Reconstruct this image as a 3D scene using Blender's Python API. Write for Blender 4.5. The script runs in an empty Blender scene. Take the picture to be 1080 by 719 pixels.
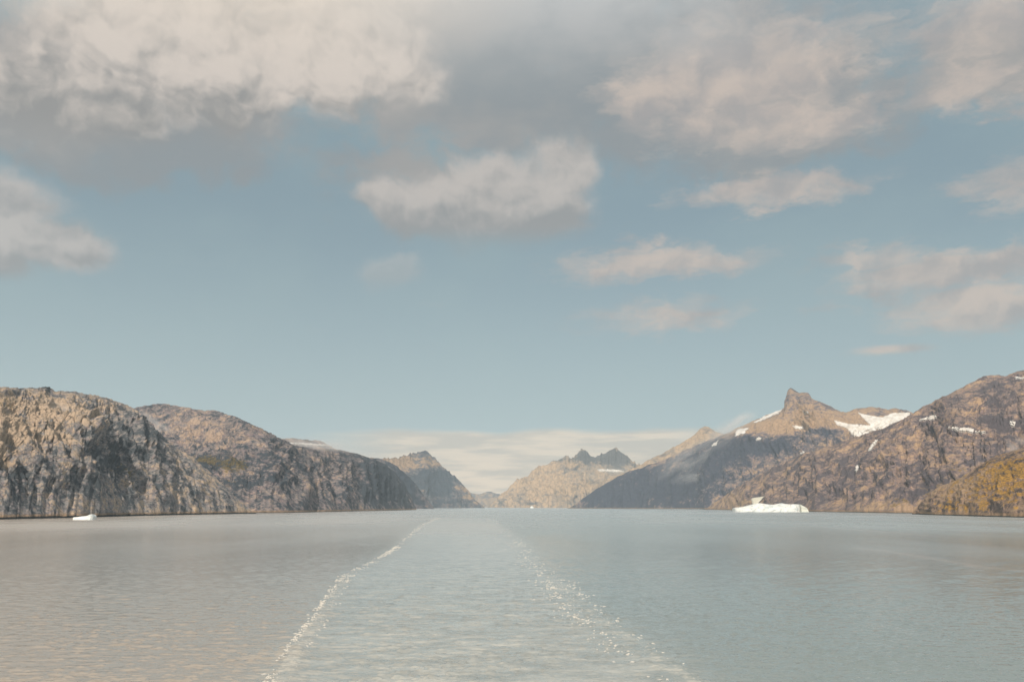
import bpy, math, random
import numpy as np

R = math.radians
scene = bpy.context.scene
col = scene.collection

# ------------------------------------------------------------------ camera
CAM_H = 26.0                    # eye height on the ship's stern, metres
F = 960.0                       # focal length in units of a 1080-wide frame (32 mm)
HOR = 533.5                     # row of the true horizon in the photo
PITCH = math.atan((HOR - 359.5) / F)
cam_d = bpy.data.cameras.new("camera")
cam_d.sensor_width = 36.0
cam_d.lens = 36.0 * F / 1080.0
cam_d.clip_start = 0.5
cam_d.clip_end = 200000.0
cam = bpy.data.objects.new("camera", cam_d)
cam.location = (0, 0, CAM_H)
cam.rotation_euler = (math.pi / 2 + PITCH, 0, 0)
col.objects.link(cam)
scene.camera = cam

# ------------------------------------------------------------------ render settings
scene.view_settings.view_transform = 'Standard'
scene.view_settings.look = 'None'
scene.view_settings.exposure = 0.0
scene.view_settings.gamma = 1.0
scene.view_settings.use_curve_mapping = False
cy = scene.cycles
cy.max_bounces = 5
cy.diffuse_bounces = 2
cy.glossy_bounces = 2
cy.transmission_bounces = 2
cy.volume_bounces = 1
cy.use_denoising = True
cy.sample_clamp_indirect = 4.0

# ------------------------------------------------------------------ sun + sky
SUN_AZ = R(-170)                # clockwise from +Y (straight ahead); behind the camera, to the left
SUN_EL = R(36)
sun_d = bpy.data.lights.new("sun", 'SUN')
sun_d.energy = 4.5
sun_d.angle = R(0.7)
sun_d.color = (1.0, 0.86, 0.70)
sun = bpy.data.objects.new("sun", sun_d)
sdir = (math.sin(SUN_AZ) * math.cos(SUN_EL), math.cos(SUN_AZ) * math.cos(SUN_EL), math.sin(SUN_EL))
from mathutils import Vector
sun.rotation_euler = Vector(sdir).to_track_quat('Z', 'Y').to_euler()
sun.location = (0, -200, 400)
col.objects.link(sun)


def pix(px, py):
    """photo pixel -> (lateral slope x/y, vertical slope z/y) of its ray"""
    xc = (px - 540.0) / F
    yc = (359.5 - py) / F
    dy = math.cos(PITCH) - yc * math.sin(PITCH)
    dz = math.sin(PITCH) + yc * math.cos(PITCH)
    return xc / dy, dz / dy


def azel(px, py):
    u, e = pix(px, py)
    return math.degrees(math.atan(u)), math.degrees(math.atan(e / math.sqrt(1 + u * u)))


class NT:
    """small helper for writing node trees"""
    def __init__(self, tree):
        self.t = tree
        self.n = tree.nodes
        self.l = tree.links

    def new(self, typ, **kw):
        nd = self.n.new(typ)
        for k, v in kw.items():
            setattr(nd, k, v)
        return nd

    def put(self, sock, v):
        if isinstance(v, bpy.types.NodeSocket):
            self.l.new(v, sock)
        elif v is not None:
            if hasattr(sock.default_value, '__len__') and len(sock.default_value) == 4 and len(v) == 3:
                v = (*v, 1.0)
            sock.default_value = v

    def math(self, op, a, b=None, c=None, clamp=False):
        nd = self.new('ShaderNodeMath', operation=op, use_clamp=clamp)
        for i, v in enumerate((a, b, c)):
            if v is not None:
                self.put(nd.inputs[i], v)
        return nd.outputs[0]

    def vmath(self, op, a, b=None, scale=None):
        nd = self.new('ShaderNodeVectorMath', operation=op)
        self.put(nd.inputs[0], a)
        if b is not None:
            self.put(nd.inputs[1], b)
        if scale is not None:
            self.put(nd.inputs['Scale'], scale)
        return nd.outputs['Value'] if op in ('LENGTH', 'DOT_PRODUCT') else nd.outputs['Vector']

    def noise(self, vec, scale, detail=4, rough=0.5, dim='3D', typ='FBM', lac=2.0, dist=0.0):
        nd = self.new('ShaderNodeTexNoise', noise_dimensions=dim)
        nd.noise_type = typ
        if typ == 'FBM':
            nd.normalize = True
        self.put(nd.inputs['Vector'], vec)
        nd.inputs['Scale'].default_value = scale
        nd.inputs['Detail'].default_value = detail
        nd.inputs['Roughness'].default_value = rough
        nd.inputs['Lacunarity'].default_value = lac
        nd.inputs['Distortion'].default_value = dist
        return nd

    def rng(self, v, a, b, c=0.0, d=1.0, smooth=True):
        nd = self.new('ShaderNodeMapRange', interpolation_type='SMOOTHSTEP' if smooth else 'LINEAR')
        self.put(nd.inputs[0], v)
        for i, x in enumerate((a, b, c, d)):
            self.put(nd.inputs[1 + i], x)
        return nd.outputs[0]

    def mix(self, f, a, b, mode='MIX'):
        nd = self.new('ShaderNodeMix', data_type='RGBA', blend_type=mode)
        self.put(nd.inputs[0], f)
        self.put(nd.inputs[6], a)
        self.put(nd.inputs[7], b)
        return nd.outputs[2]

    def mapping(self, vec, loc=(0, 0, 0), rot=(0, 0, 0), sc=(1, 1, 1)):
        nd = self.new('ShaderNodeMapping')
        self.put(nd.inputs[0], vec)
        nd.inputs[1].default_value = loc
        nd.inputs[2].default_value = rot
        nd.inputs[3].default_value = sc
        return nd.outputs[0]

    def attr(self, name):
        nd = self.new('ShaderNodeAttribute', attribute_name=name)
        return nd.outputs['Fac']


def build_world():
    w = bpy.data.worlds.new("World")
    scene.world = w
    w.use_nodes = True
    g = NT(w.node_tree)
    g.n.clear()
    out = g.new('ShaderNodeOutputWorld')
    sky = g.new('ShaderNodeTexSky', sky_type='NISHITA')
    sky.sun_disc = False
    sky.sun_elevation = SUN_EL
    sky.sun_rotation = SUN_AZ
    sky.air_density = 1.0
    sky.dust_density = 1.2
    sky.ozone_density = 1.0
    bg_sky = g.new('ShaderNodeBackground')
    g.l.new(sky.outputs[0], bg_sky.inputs[0])
    bg_sky.inputs[1].default_value = SKY_STRENGTH

    tc = g.new('ShaderNodeTexCoord')
    gn = lambda *a_: g.noise(*a_, dim='2D')
    d = g.vmath('NORMALIZE', tc.outputs['Generated'])
    sep = g.new('ShaderNodeSeparateXYZ')
    g.l.new(d, sep.inputs[0])
    deg = 180 / math.pi
    az = g.math('MULTIPLY', g.math('ARCTAN2', sep.outputs[0], sep.outputs[1]), deg)
    el = g.math('MULTIPLY', g.math('ARCSINE', sep.outputs[2]), deg)
    comb = g.new('ShaderNodeCombineXYZ')
    g.l.new(az, comb.inputs[0])
    g.l.new(el, comb.inputs[1])
    P = comb.outputs[0]                                     # (azimuth, elevation) of the sky in degrees

    # ragged edges: push the lookup around with noise
    nw = gn(P, 0.16, 5, 0.58)
    warp = g.vmath('SUBTRACT', nw.outputs['Color'], (0.5, 0.5, 0.5))
    Pw = g.vmath('ADD', P, g.vmath('MULTIPLY', warp, (4.6, 3.2, 0.0)))
    # flat warp for the streaky high clouds
    ns = gn(g.mapping(P, sc=(1, 2.6, 1)), 0.20, 6, 0.62)
    warp2 = g.vmath('SUBTRACT', ns.outputs['Color'], (0.5, 0.5, 0.5))
    Ps = g.vmath('ADD', P, g.vmath('MULTIPLY', warp2, (9.0, 3.0, 0.0)))

    def blob(vec, px, py, rx, ry, soft=0.0, weight=1.0):
        a, e = azel(px, py)
        k = 1 / 17.0                                        # degrees per photo pixel, about
        ax, ey = rx * k, ry * k
        v = g.mapping(vec, loc=(-a / ax, -e / ey, 0), sc=(1 / ax, 1 / ey, 0))
        return g.rng(g.vmath('LENGTH', v), 1.0, soft, 0.0, weight)

    def union(lst):
        r = lst[0]
        for x in lst[1:]:
            r = g.math('MAXIMUM', r, x)
        return r

    # relief inside clouds: difference of the same noise towards the light (up and left)
    PF = g.mapping(Pw, sc=(1, 1.35, 1))
    n1 = gn(PF, 0.34, 7, 0.56).outputs[0]

    def billow(vec, scale):
        nd = g.new('ShaderNodeTexVoronoi', feature='SMOOTH_F1', voronoi_dimensions='2D')
        g.put(nd.inputs['Vector'], vec)
        nd.inputs['Scale'].default_value = scale
        nd.inputs['Detail'].default_value = 2.0
        nd.inputs['Roughness'].default_value = 0.55
        nd.inputs['Smoothness'].default_value = 0.6
        return nd.outputs['Distance']
    Pd = g.vmath('ADD', g.mapping(P, sc=(1, 1.2, 1)), g.vmath('MULTIPLY', warp, (3.0, 3.0, 0.0)))
    bl0 = billow(Pd, 0.42)
    bl1 = billow(g.vmath('ADD', Pd, (-0.35, 0.55, 0)), 0.42)
    relief = g.math('MULTIPLY', g.math('SUBTRACT', bl1, bl0), 0.55)   # > 0 where a billow faces the light
    relief2 = g.math('SUBTRACT', gn(PF, 0.22, 6, 0.5).outputs[0], gn(g.vmath('ADD', PF, (-0.7, 1.2, 0)), 0.22, 6, 0.5).outputs[0])
    nfine = gn(g.mapping(P, sc=(1, 1.5, 1)), 1.1, 6, 0.6).outputs[0]
    nbig = gn(g.mapping(P, sc=(1, 1.8, 1)), 0.075, 5, 0.55).outputs[0]

    def shape(base, amp, lo, hi, n=n1):
        v = g.math('ADD', base, g.math('MULTIPLY', g.math('SUBTRACT', n, 0.5), g.math('MULTIPLY', g.rng(base, 0.0, 0.3), amp * 1.5)))
        return g.rng(v, lo, hi)

    layers = []                                             # (mask, colour) from back to front

    # thin milky veil over the whole blue
    veil = g.rng(nbig, 0.30, 0.75, 0.68, 0.86)
    layers.append((veil, (0.272, 0.372, 0.405)))
    # pale band of air towards the horizon
    low = g.rng(el, 19.0, 1.0, 0.0, 0.85)
    layers.append((low, (0.41, 0.52, 0.54)))

    # far stratus bank lying behind the mountains at the end of the fjord
    pb = g.mapping(P, sc=(0.35, 3.2, 1))
    nb = gn(pb, 0.55, 6, 0.58).outputs[0]
    elb = g.math('ADD', el, g.math('MULTIPLY', g.math('SUBTRACT', gn(g.mapping(P, sc=(0.5, 1, 1)), 0.25, 3, 0.5).outputs[0], 0.5), 0.9))
    bank = g.math('MULTIPLY', g.rng(elb, 4.75, 4.3), g.rng(az, -14.0, -6.0))
    bank = g.math('MULTIPLY', bank, g.rng(az, 16.0, 9.0))
    bank = g.math('MULTIPLY', bank, g.rng(elb, -1.0, 4.4, 0.98, 0.80))
    bankcol = g.mix(g.rng(nb, 0.36, 0.66), (0.62, 0.51, 0.40), (0.93, 0.72, 0.52))
    layers.append((bank, bankcol))

    # grey shadowed sheet across the upper sky
    sheet = union([blob(Pw, 560, 60, 560, 165, 0.25), blob(Pw, 130, 110, 300, 120, 0.3),
                   blob(Pw, 780, 120, 320, 115, 0.2), blob(Pw, 1050, 60, 160, 90, 0.1), blob(Pw, 440, 195, 230, 100, 0.1, 0.75)])
    sheet = shape(sheet, 0.7, 0.32, 0.85)
    sheet = g.math('MULTIPLY', sheet, 0.86)
    sheetcol = g.mix(g.rng(nbig, 0.35, 0.65), (0.265, 0.285, 0.30), (0.35, 0.33, 0.32))
    layers.append((sheet, sheetcol))

    # warm soft clouds, upper right, and streaks
    warm = union([blob(Ps, 790, 80, 230, 95, 0.1), blob(Ps, 700, 100, 120, 55, 0.1), blob(Ps, 860, 130, 130, 40, 0.1),
                  blob(Ps, 1010, 90, 90, 40, 0.1, .8), blob(Ps, 780, 130, 150, 45, 0.1, .9), blob(Ps, 1050, 20, 160, 60, 0.1, .8),
                  blob(Ps, 800, 202, 160, 26, 0.1, .95), blob(Ps, 700, 280, 165, 28, 0.1, 1), blob(Ps, 660, 262, 60, 20, 0.1, .8), blob(Ps, 700, 334, 130, 30, 0.1, .85), blob(Ps, 860, 195, 110, 24, 0.1, .85), blob(Ps, 930, 275, 110, 24, 0.1, .8),
                  blob(Ps, 1010, 285, 175, 34, 0.1, 1.1), blob(Ps, 1050, 322, 150, 36, 0.1, 1.05), blob(Ps, 1075, 190, 70, 50, 0.1, .75),
                  blob(Ps, 1090, 110, 40, 35, 0.1, .95), blob(P, 942, 368, 60, 8, 0.1, .95), blob(Ps, 880, 325, 60, 12, .1, .4)])
    warmm = g.rng(g.math('ADD', warm, g.math('MULTIPLY', g.math('SUBTRACT', gn(g.mapping(Ps, sc=(1, 2, 1)), 0.5, 7, 0.6).outputs[0], 0.5), 0.75)), 0.05, 1.05, 0, 0.86)
    warmcol = g.mix(g.rng(relief2, -0.22, 0.20), (0.38, 0.355, 0.35), (0.60, 0.50, 0.435))
    layers.append((warmm, warmcol))

    # cumulus
    def cumulus(blobs, baseline_lo, baseline_hi, bright, dark, amp=0.5, lo=0.0, hi=0.78, top=0.95):
        m = shape(union(blobs), amp, lo, hi)
        core = g.math('ADD', g.math('ADD', g.math('MULTIPLY', relief, 0.75), g.math('MULTIPLY', relief2, 1.8)), g.rng(el, baseline_lo, baseline_hi, 0.0, 0.80))
        core = g.math('ADD', core, g.math('MULTIPLY', g.math('SUBTRACT', nfine, 0.5), 0.12))
        c = g.mix(g.rng(core, 0.0, 1.1), dark, bright)
        fade = g.rng(el, baseline_lo, baseline_lo + 0.35 * (baseline_hi - baseline_lo), 0.25, top)
        layers.append((g.math('MULTIPLY', m, fade), c))

    e_ = lambda y, x=540: azel(x, y)[1]
    # big bank, top left
    cumulus([blob(Pw, 190, 50, 210, 115, 0.2), blob(Pw, 370, 50, 150, 90, 0.1, .75), blob(Pw, 60, 105, 150, 70, 0.3), blob(Pw, 300, 70, 150, 70, 0.2),
             blob(Pw, 10, 100, 110, 60, 0.2), blob(Pw, 300, -60, 320, 110, 0.2), blob(Pw, 440, 75, 55, 40, 0.1, .7)],
            e_(172, 150), e_(45, 150), (0.66, 0.585, 0.525), (0.29, 0.285, 0.28))
    # left edge cloud
    cumulus([blob(Pw, -5, 225, 85, 62, 0.2), blob(Pw, 60, 258, 80, 44, 0.2), blob(Pw, -30, 255, 110, 45, .2)],
            e_(305, 20), e_(235, 20), (0.50, 0.475, 0.455), (0.31, 0.315, 0.32))
    # middle cloud
    cumulus([blob(Pw, 485, 226, 140, 50, 0.3), blob(Pw, 555, 215, 95, 58, 0.3), blob(Pw, 555, 200, 75, 54, 0.2), blob(Pw, 405, 218, 55, 34, 0.2),
             blob(Pw, 590, 178, 55, 50, .2), blob(Pw, 520, 190, 55, 40, .2)],
            e_(262), e_(190), (0.52, 0.48, 0.45), (0.30, 0.305, 0.31))
    cumulus([blob(Pw, 405, 285, 50, 26, 0.1, 1)], e_(305), e_(272), (0.44, 0.46, 0.46), (0.36, 0.39, 0.40), top=0.6)

    # unseen sky: bright cloud added to brighten the water, warm at left; neutral behind
    away = g.rng(el, 24.0, 34.0)
    side = g.rng(az, 30.0, -20.0, 0.0, 0.45)
    om = g.math('MULTIPLY', g.rng(g.math('ADD', nbig, side), 0.42, 0.8, 0.30, 0.92), away)
    layers.append((om, g.mix(g.rng(az, -18.0, 6.0), (0.86, 0.75, 0.63), (0.60, 0.61, 0.61))))
    absaz = g.math('ABSOLUTE', az)
    back = g.math('MULTIPLY', g.rng(absaz, 50.0, 85.0), g.rng(nbig, 0.35, 0.6, 0.2, 0.75))
    layers.append((back, (0.46, 0.45, 0.44)))

    sh = bg_sky.outputs[0]
    # compose cloud colour and coverage, then one mix of two backgrounds
    cover = None
    colr = None
    for m, c in layers:
        if cover is None:
            cover, colr = m, g.mix(0.0, c, c) if not isinstance(c, tuple) else g.mix(0.0, c, c)
        else:
            # premultiplied over
            ncov = g.math('SUBTRACT', 1.0, g.math('MULTIPLY', g.math('SUBTRACT', 1.0, cover), g.math('SUBTRACT', 1.0, m)))
            f = g.math('DIVIDE', m, g.math('MAXIMUM', ncov, 0.001), clamp=True)
            colr = g.mix(f, colr, c)
            cover = ncov
    bg_cl = g.new('ShaderNodeBackground')
    g.l.new(colr, bg_cl.inputs[0])
    bg_cl.inputs[1].default_value = 1.0
    ms = g.new('ShaderNodeMixShader')
    g.l.new(cover, ms.inputs[0])
    g.l.new(sh, ms.inputs[1])
    g.l.new(bg_cl.outputs[0], ms.inputs[2])
    g.l.new(ms.outputs[0], out.inputs[0])
    w.cycles.sampling_method = 'MANUAL'
    w.cycles.sample_map_resolution = 512


SKY_STRENGTH = 0.06
build_world()


# ------------------------------------------------------------------ numeric noise for the terrain
def _hash(ix, iy, seed):
    h = (ix.astype(np.int64) * 374761393 + iy.astype(np.int64) * 668265263 + seed * 1442695041) & 0xFFFFFFFF
    h = ((h ^ (h >> 13)) * 1274126177) & 0xFFFFFFFF
    h = h ^ (h >> 16)
    return h


def perlin(x, y, seed=0):
    x0 = np.floor(x); y0 = np.floor(y)
    fx = x - x0; fy = y - y0
    u = fx * fx * fx * (fx * (fx * 6 - 15) + 10)
    v = fy * fy * fy * (fy * (fy * 6 - 15) + 10)
    def gr(ix, iy, dx, dy):
        a = _hash(ix, iy, seed).astype(np.float64) * (2 * np.pi / 4294967296.0)
        return np.cos(a) * dx + np.sin(a) * dy
    n00 = gr(x0, y0, fx, fy); n10 = gr(x0 + 1, y0, fx - 1, fy)
    n01 = gr(x0, y0 + 1, fx, fy - 1); n11 = gr(x0 + 1, y0 + 1, fx - 1, fy - 1)
    return 1.5 * ((n00 * (1 - u) + n10 * u) * (1 - v) + (n01 * (1 - u) + n11 * u) * v)


def fbm(x, y, octv=5, seed=0, gain=0.5, lac=2.03):
    s = 0; a = 1; t = 0
    for i in range(octv):
        s = s + a * perlin(x, y, seed + i * 17); t += a
        a *= gain; x = x * lac + 13.7; y = y * lac - 7.1
    return s / t


def ridged(x, y, octv=5, seed=0, gain=0.5, lac=2.07):
    s = 0; a = 1; t = 0; w = 1
    for i in range(octv):
        n = 1 - np.abs(perlin(x, y, seed + i * 31)) * 1.6
        n = np.clip(n, 0, 1) ** 2
        s = s + a * n * w; t += a
        w = np.clip(n * 1.6, 0, 1)
        a *= gain; x = x * lac + 5.3; y = y * lac + 9.2
    return s / t


def smooth1(a, n):
    k = np.hanning(n + 2)[1:-1]; k /= k.sum()
    p = np.pad(a, n // 2, mode='edge')
    return np.convolve(p, k, mode='same')[n // 2: n // 2 + len(a)]


def mesh_from_grid(name, X, Y, Z, attrs=None, mat=None, flip=False):
    nr, nc = X.shape
    co = np.stack([X, Y, Z], -1).reshape(-1, 3).astype(np.float32)
    idx = np.arange(nr * nc).reshape(nr, nc)
    a = idx[:-1, :-1].ravel(); b = idx[:-1, 1:].ravel(); c = idx[1:, 1:].ravel(); d = idx[1:, :-1].ravel()
    q = np.stack([a, b, c, d], -1)
    return mesh_raw(name, co, q, attrs, mat)


def mesh_raw(name, co, q, attrs=None, mat=None, smooth=True):
    me = bpy.data.meshes.new(name)
    me.vertices.add(len(co))
    me.vertices.foreach_set('co', co.ravel())
    k = q.shape[1]
    me.loops.add(q.size)
    me.loops.foreach_set('vertex_index', q.ravel().astype(np.int32))
    me.polygons.add(len(q))
    me.polygons.foreach_set('loop_start', np.arange(0, q.size, k, dtype=np.int32))
    me.polygons.foreach_set('use_smooth', np.full(len(q), smooth))
    me.update(calc_edges=True)
    for n, v in (attrs or {}).items():
        at = me.attributes.new(n, 'FLOAT', 'POINT')
        at.data.foreach_set('value', np.asarray(v, np.float32).ravel())
    if mat:
        me.materials.append(mat)
    o = bpy.data.objects.new(name, me)
    col.objects.link(o)
    return o


def tag(o, label=None, cat=None, group=None, kind=None):
    if label: o['label'] = label
    if cat: o['category'] = cat
    if group: o['group'] = group
    if kind: o['kind'] = kind
    return o


# ------------------------------------------------------------------ materials
def new_mat(name):
    m = bpy.data.materials.new(name)
    m.use_nodes = True
    g = NT(m.node_tree)
    bsdf = g.n['Principled BSDF']
    return m, g, bsdf


def rock_material(name, scale, dark, grey, mauve, tan, veg=(0.12, 0.095, 0.03), bump=1.0, wet=2.4, crk=0.55):
    """bare gneiss: dark, grey, mauve and tan stone, ochre-green heath, a pale tide line over a black wet one"""
    m, g, b = new_mat(name)
    geo = g.new('ShaderNodeNewGeometry')
    pos = geo.outputs['Position']
    tone = g.attr('tone')  # stone tone; on some slopes it also carries painted sun and shade
    p = g.mapping(pos, rot=(0.35, 0.55, 0.2), sc=(1, 1, 1.5))
    nA = g.noise(p, 0.9 / scale, 6, 0.62).outputs[0]
    nB = g.noise(g.mapping(p, loc=(31, 7, 3)), 3.2 / scale, 7, 0.66).outputs[0]
    nC = g.noise(g.mapping(p, loc=(3, 71, 13)), 12.0 / scale, 5, 0.7).outputs[0]
    nS = g.noise(g.mapping(pos, rot=(0.0, 0.75, 0.3), sc=(1, 1, 5.0)), 2.4 / scale, 5, 0.6).outputs[0]
    v = g.math('ADD', g.math('MULTIPLY', nA, 1.1), g.math('MULTIPLY', nB, 1.1))
    v = g.math('ADD', v, g.math('MULTIPLY', nC, 0.6))
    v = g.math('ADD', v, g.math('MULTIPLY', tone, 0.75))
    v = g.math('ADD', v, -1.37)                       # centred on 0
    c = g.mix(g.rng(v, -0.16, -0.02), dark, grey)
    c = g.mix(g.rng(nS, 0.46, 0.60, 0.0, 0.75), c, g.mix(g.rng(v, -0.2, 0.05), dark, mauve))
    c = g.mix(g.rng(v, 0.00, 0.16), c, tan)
    # cracks and joints of darker lichen-black stone
    vor = g.new('ShaderNodeTexVoronoi', feature='DISTANCE_TO_EDGE')
    g.put(vor.inputs['Vector'], g.vmath('ADD', g.mapping(pos, rot=(0.2, 0.5, 0.1), sc=(1, 1, 0.55)),
                                       g.vmath('SCALE', g.noise(pos, 6 / scale, 4, 0.6).outputs['Color'], scale=0.25 * scale)))
    vor.inputs['Scale'].default_value = 5.0 / scale
    crack = g.rng(vor.outputs['Distance'], 0.0, 0.07, crk, 0.0)
    c = g.mix(crack, c, (dark[0] * .7, dark[1] * .7, dark[2] * .7))
    # heath
    sepn = g.new('ShaderNodeSeparateXYZ')
    g.l.new(geo.outputs['Normal'], sepn.inputs[0])
    vg = g.math('ADD', g.attr('veg'), g.math('MULTIPLY', g.math('SUBTRACT', nB, 0.5), 2.6))
    vg = g.math('ADD', vg, g.math('MULTIPLY', g.math('SUBTRACT', sepn.outputs[2], 0.7), 0.6))
    vmask = g.rng(vg, 0.0, 0.35, 0.0, 0.92)
    vcol = g.mix(g.rng(nC, 0.4, 0.62), (veg[0] * .4, veg[1] * .45, veg[2] * .9), veg)
    c = g.mix(vmask, c, vcol)
    if wet:
        sp = g.new('ShaderNodeSeparateXYZ')
        g.l.new(pos, sp.inputs[0])
        zz = g.math('ADD', sp.outputs[2], g.math('MULTIPLY', g.math('SUBTRACT', nB, 0.5), 5.0))
        c = g.mix(g.rng(zz, 11.0, 7.0, 0.0, 0.75), c, g.mix(nC, (0.13, 0.085, 0.05), (0.40, 0.28, 0.18)))
        c = g.mix(g.rng(g.math('ADD', sp.outputs[2], g.math('MULTIPLY', g.math('SUBTRACT', nB, 0.5), wet * 1.8)), wet * 1.3, wet), c, (0.012, 0.014, 0.016))
    g.put(b.inputs['Base Color'], c)
    b.inputs['Roughness'].default_value = 0.9
    b.inputs['Specular IOR Level'].default_value = 0.15
    bp = g.new('ShaderNodeBump')
    bp.inputs['Strength'].default_value = 1.0
    bp.inputs['Distance'].default_value = scale * 0.075 * bump
    h = g.math('ADD', nB, g.math('MULTIPLY', nC, 0.5))
    h = g.math('SUBTRACT', h, g.math('MULTIPLY', crack, 0.25))
    g.l.new(h, bp.inputs['Height'])
    g.l.new(bp.outputs[0], b.inputs['Normal'])
    return m


def snow_material():
    m, g, b = new_mat('old_snow')
    geo = g.new('ShaderNodeNewGeometry')
    n = g.noise(geo.outputs['Position'], 0.02, 6, 0.6).outputs[0]
    g.put(b.inputs['Base Color'], g.mix(g.rng(n, 0.35, 0.7), (0.72, 0.72, 0.71), (0.52, 0.49, 0.45)))
    b.inputs['Roughness'].default_value = 0.7
    return m


# ------------------------------------------------------------------ mountains
ALL = []


def mountain(name, ridge, shore, kcot, mat, seed, prof=1.5, amp=0.13, wl=1.0, step=1.0, rows=240, shear=0.5,
             tone=(), veg=(), tone0=0.0, veg0=-0.6, snap=9, label=None, crag=0.0, backrows=26, amin=0.0, rid=0.5, jag=2.5, n2shear=-0.4):
    """ridge: skyline as (px, py); shore: (px, depth in m) of the foot; both become world positions, the slope between is
    a rough hillside with its own far side"""
    r = np.array([pix(*q) for q in ridge])
    s = np.array([[pix(px, HOR + CAM_H / d * F * 0.97)[0], d] for px, d in shore])
    du = step / F
    U = np.arange(r[0, 0], r[-1, 0] + du, du)
    E = np.interp(U, r[:, 0], r[:, 1])
    E = E + (fbm(U * 90, U * 0 + seed, 5, seed + 80, 0.65) * jag / F * np.clip((E - 0.0) * 40, 0, 1))
    D0 = np.interp(U, s[:, 0], s[:, 1])
    D0s = smooth1(D0, 31)
    # headlands and coves along the foot
    wob = fbm(U * 40, U * 0 + seed, 4, seed) * 0.025 + fbm(U * 160, U * 0 + seed * 2, 3, seed + 5) * 0.006
    nw = int(0.055 / du) | 1
    Ew = smooth1(E, nw)                                    # broad form of the skyline
    D1 = (D0s + kcot * CAM_H) / np.maximum(1 - kcot * np.maximum(Ew, 0.0), 0.2)
    D1 = smooth1(np.maximum(D1, D0s * 1.01), 31)
    H = np.maximum(CAM_H + D1 * E, 0.0)
    Hw = np.maximum(smooth1(H, nw), 1.0)
    Hw = np.minimum(Hw, H + 0.25 * H.max()) if False else Hw
    t = np.linspace(0, 1, rows) ** 0.9
    tb = 1 + np.linspace(0, 1, backrows + 1)[1:] * 1.0
    T = np.concatenate([[-0.03], t, tb])[:, None]
    tt = np.clip(T, 0, 1)
    D = D0s[None] + (D1 - D0s)[None] * np.clip(T, -1, 1)
    D = D * (1 + wob[None] * (1 - tt) ** 2)
    D = np.where(T > 1, D1[None] + (T - 1) * 1.1 * kcot * Hw[None], D)
    X = U[None] * D
    Y = D + 0 * X
    # mix of a cliffy convex profile and a straight one, changing along the range
    mixn = np.clip(0.5 + fbm(X / 900 / wl, Y / 900 / wl, 2, seed + 3) * 1.2, 0, 1)
    f = mixn * (1 - (1 - tt) ** prof) + (1 - mixn) * (0.55 * tt + 0.45 * (1 - (1 - tt) ** prof))
    f = np.where(T > 1, 1 - (T - 1) * (0.6 + 0.55 * (T - 1)), f)
    q_ = np.clip((tt - 0.62) / 0.38, 0, 1)
    q_ = q_ * q_ * (3 - 2 * q_)
    q_ = np.where(T > 1, np.clip(1 - (T - 1) * 3, 0, 1), q_)
    Hlow = np.minimum(Hw, H * 1.15 + 4)                    # skyline notches do not run down the whole face
    Hlow = smooth1(Hlow, 15)
    Z = (Hlow[None] * (1 - q_) + H[None] * q_) * f
    # relief, pushed out along the slope's normal; coordinates run along the shore and up the slope
    L = wl * 340.0
    run = (D1 - D0s)[None]
    Hm = Hw[None]
    sxy = np.stack([U * D0s, D0s], -1)
    sxy = np.stack([smooth1(sxy[:, 0], 61), smooth1(sxy[:, 1], 61)], -1)
    arc = np.concatenate([[0], np.cumsum(np.hypot(*np.diff(sxy, axis=0).T))])
    tx, ty = np.gradient(sxy[:, 0]), np.gradient(sxy[:, 1])
    tl = np.hypot(tx, ty) + 1e-9
    rl = np.sqrt(1 + U * U)
    sth = np.abs(U / rl * ty / tl - 1 / rl * tx / tl)       # how squarely the line of sight meets the shore
    prun = run * np.maximum(sth, 0.15)[None]
    slen = np.sqrt(prun ** 2 + Hm ** 2)
    S = T * slen
    Xn = arc[None] + 0 * Y                                  # metres along the shore
    sx = Xn + shear * S
    # outward normal of the smooth hillside
    def grad(a):
        return np.gradient(a, axis=0), np.gradient(a, axis=1)
    Xr, Xc = grad(X); Yr, Yc = grad(Y); Zr, Zc = grad(Z)
    nx = Yc * Zr - Zc * Yr; ny = Zc * Xr - Xc * Zr; nz = Xc * Yr - Yc * Xr
    nl = np.sqrt(nx * nx + ny * ny + nz * nz) + 1e-9
    sgn = np.where(nz < 0, -1.0, 1.0)
    nx, ny, nz = nx / nl * sgn, ny / nl * sgn, nz / nl * sgn
    wx = fbm(Xn / L / 1.3, S / L / 1.3, 3, seed + 40) * L * 0.45
    wy = fbm(Xn / L / 1.3 + 9, S / L / 1.3, 3, seed + 50) * L * 0.45
    nbig = fbm((sx + wx) / (L * 2.2), (S + wy) / (L * 3.2), 3, seed + 60)
    n = ridged((sx + wx) / L, (S + wy) / (L * 1.9), 7, seed, 0.58) - 0.42
    n2 = ridged((Xn + n2shear * S + wy * .7) / (L * 0.36), (S + wx * .7) / (L * 0.75), 6, seed + 9, 0.62) - 0.42
    n2 = n2 * np.clip(0.7 + 1.6 * fbm(Xn / L, S / L, 3, seed + 90), 0.1, 1.6)
    n3 = fbm(Xn / (L * 0.10), S / (L * 0.11), 4, seed + 19, 0.65)
    A = np.maximum(Hm, amin)
    env = np.clip(tt * 6, 0, 1) * np.where(T > 1, 0.6, 0.40 + 0.60 * np.sin(np.pi * np.clip(tt, 0, 1) ** 0.8))
    rq = np.clip((T - 0.72) / 0.28, 0, 1); rq = rq * rq * (3 - 2 * rq)
    env = env * (1 - (1 - rid) * rq)
    d = (nbig * 1.0 + n * 0.85 + n2 * 0.34 + n3 * 0.10) * amp * A * env
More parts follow.
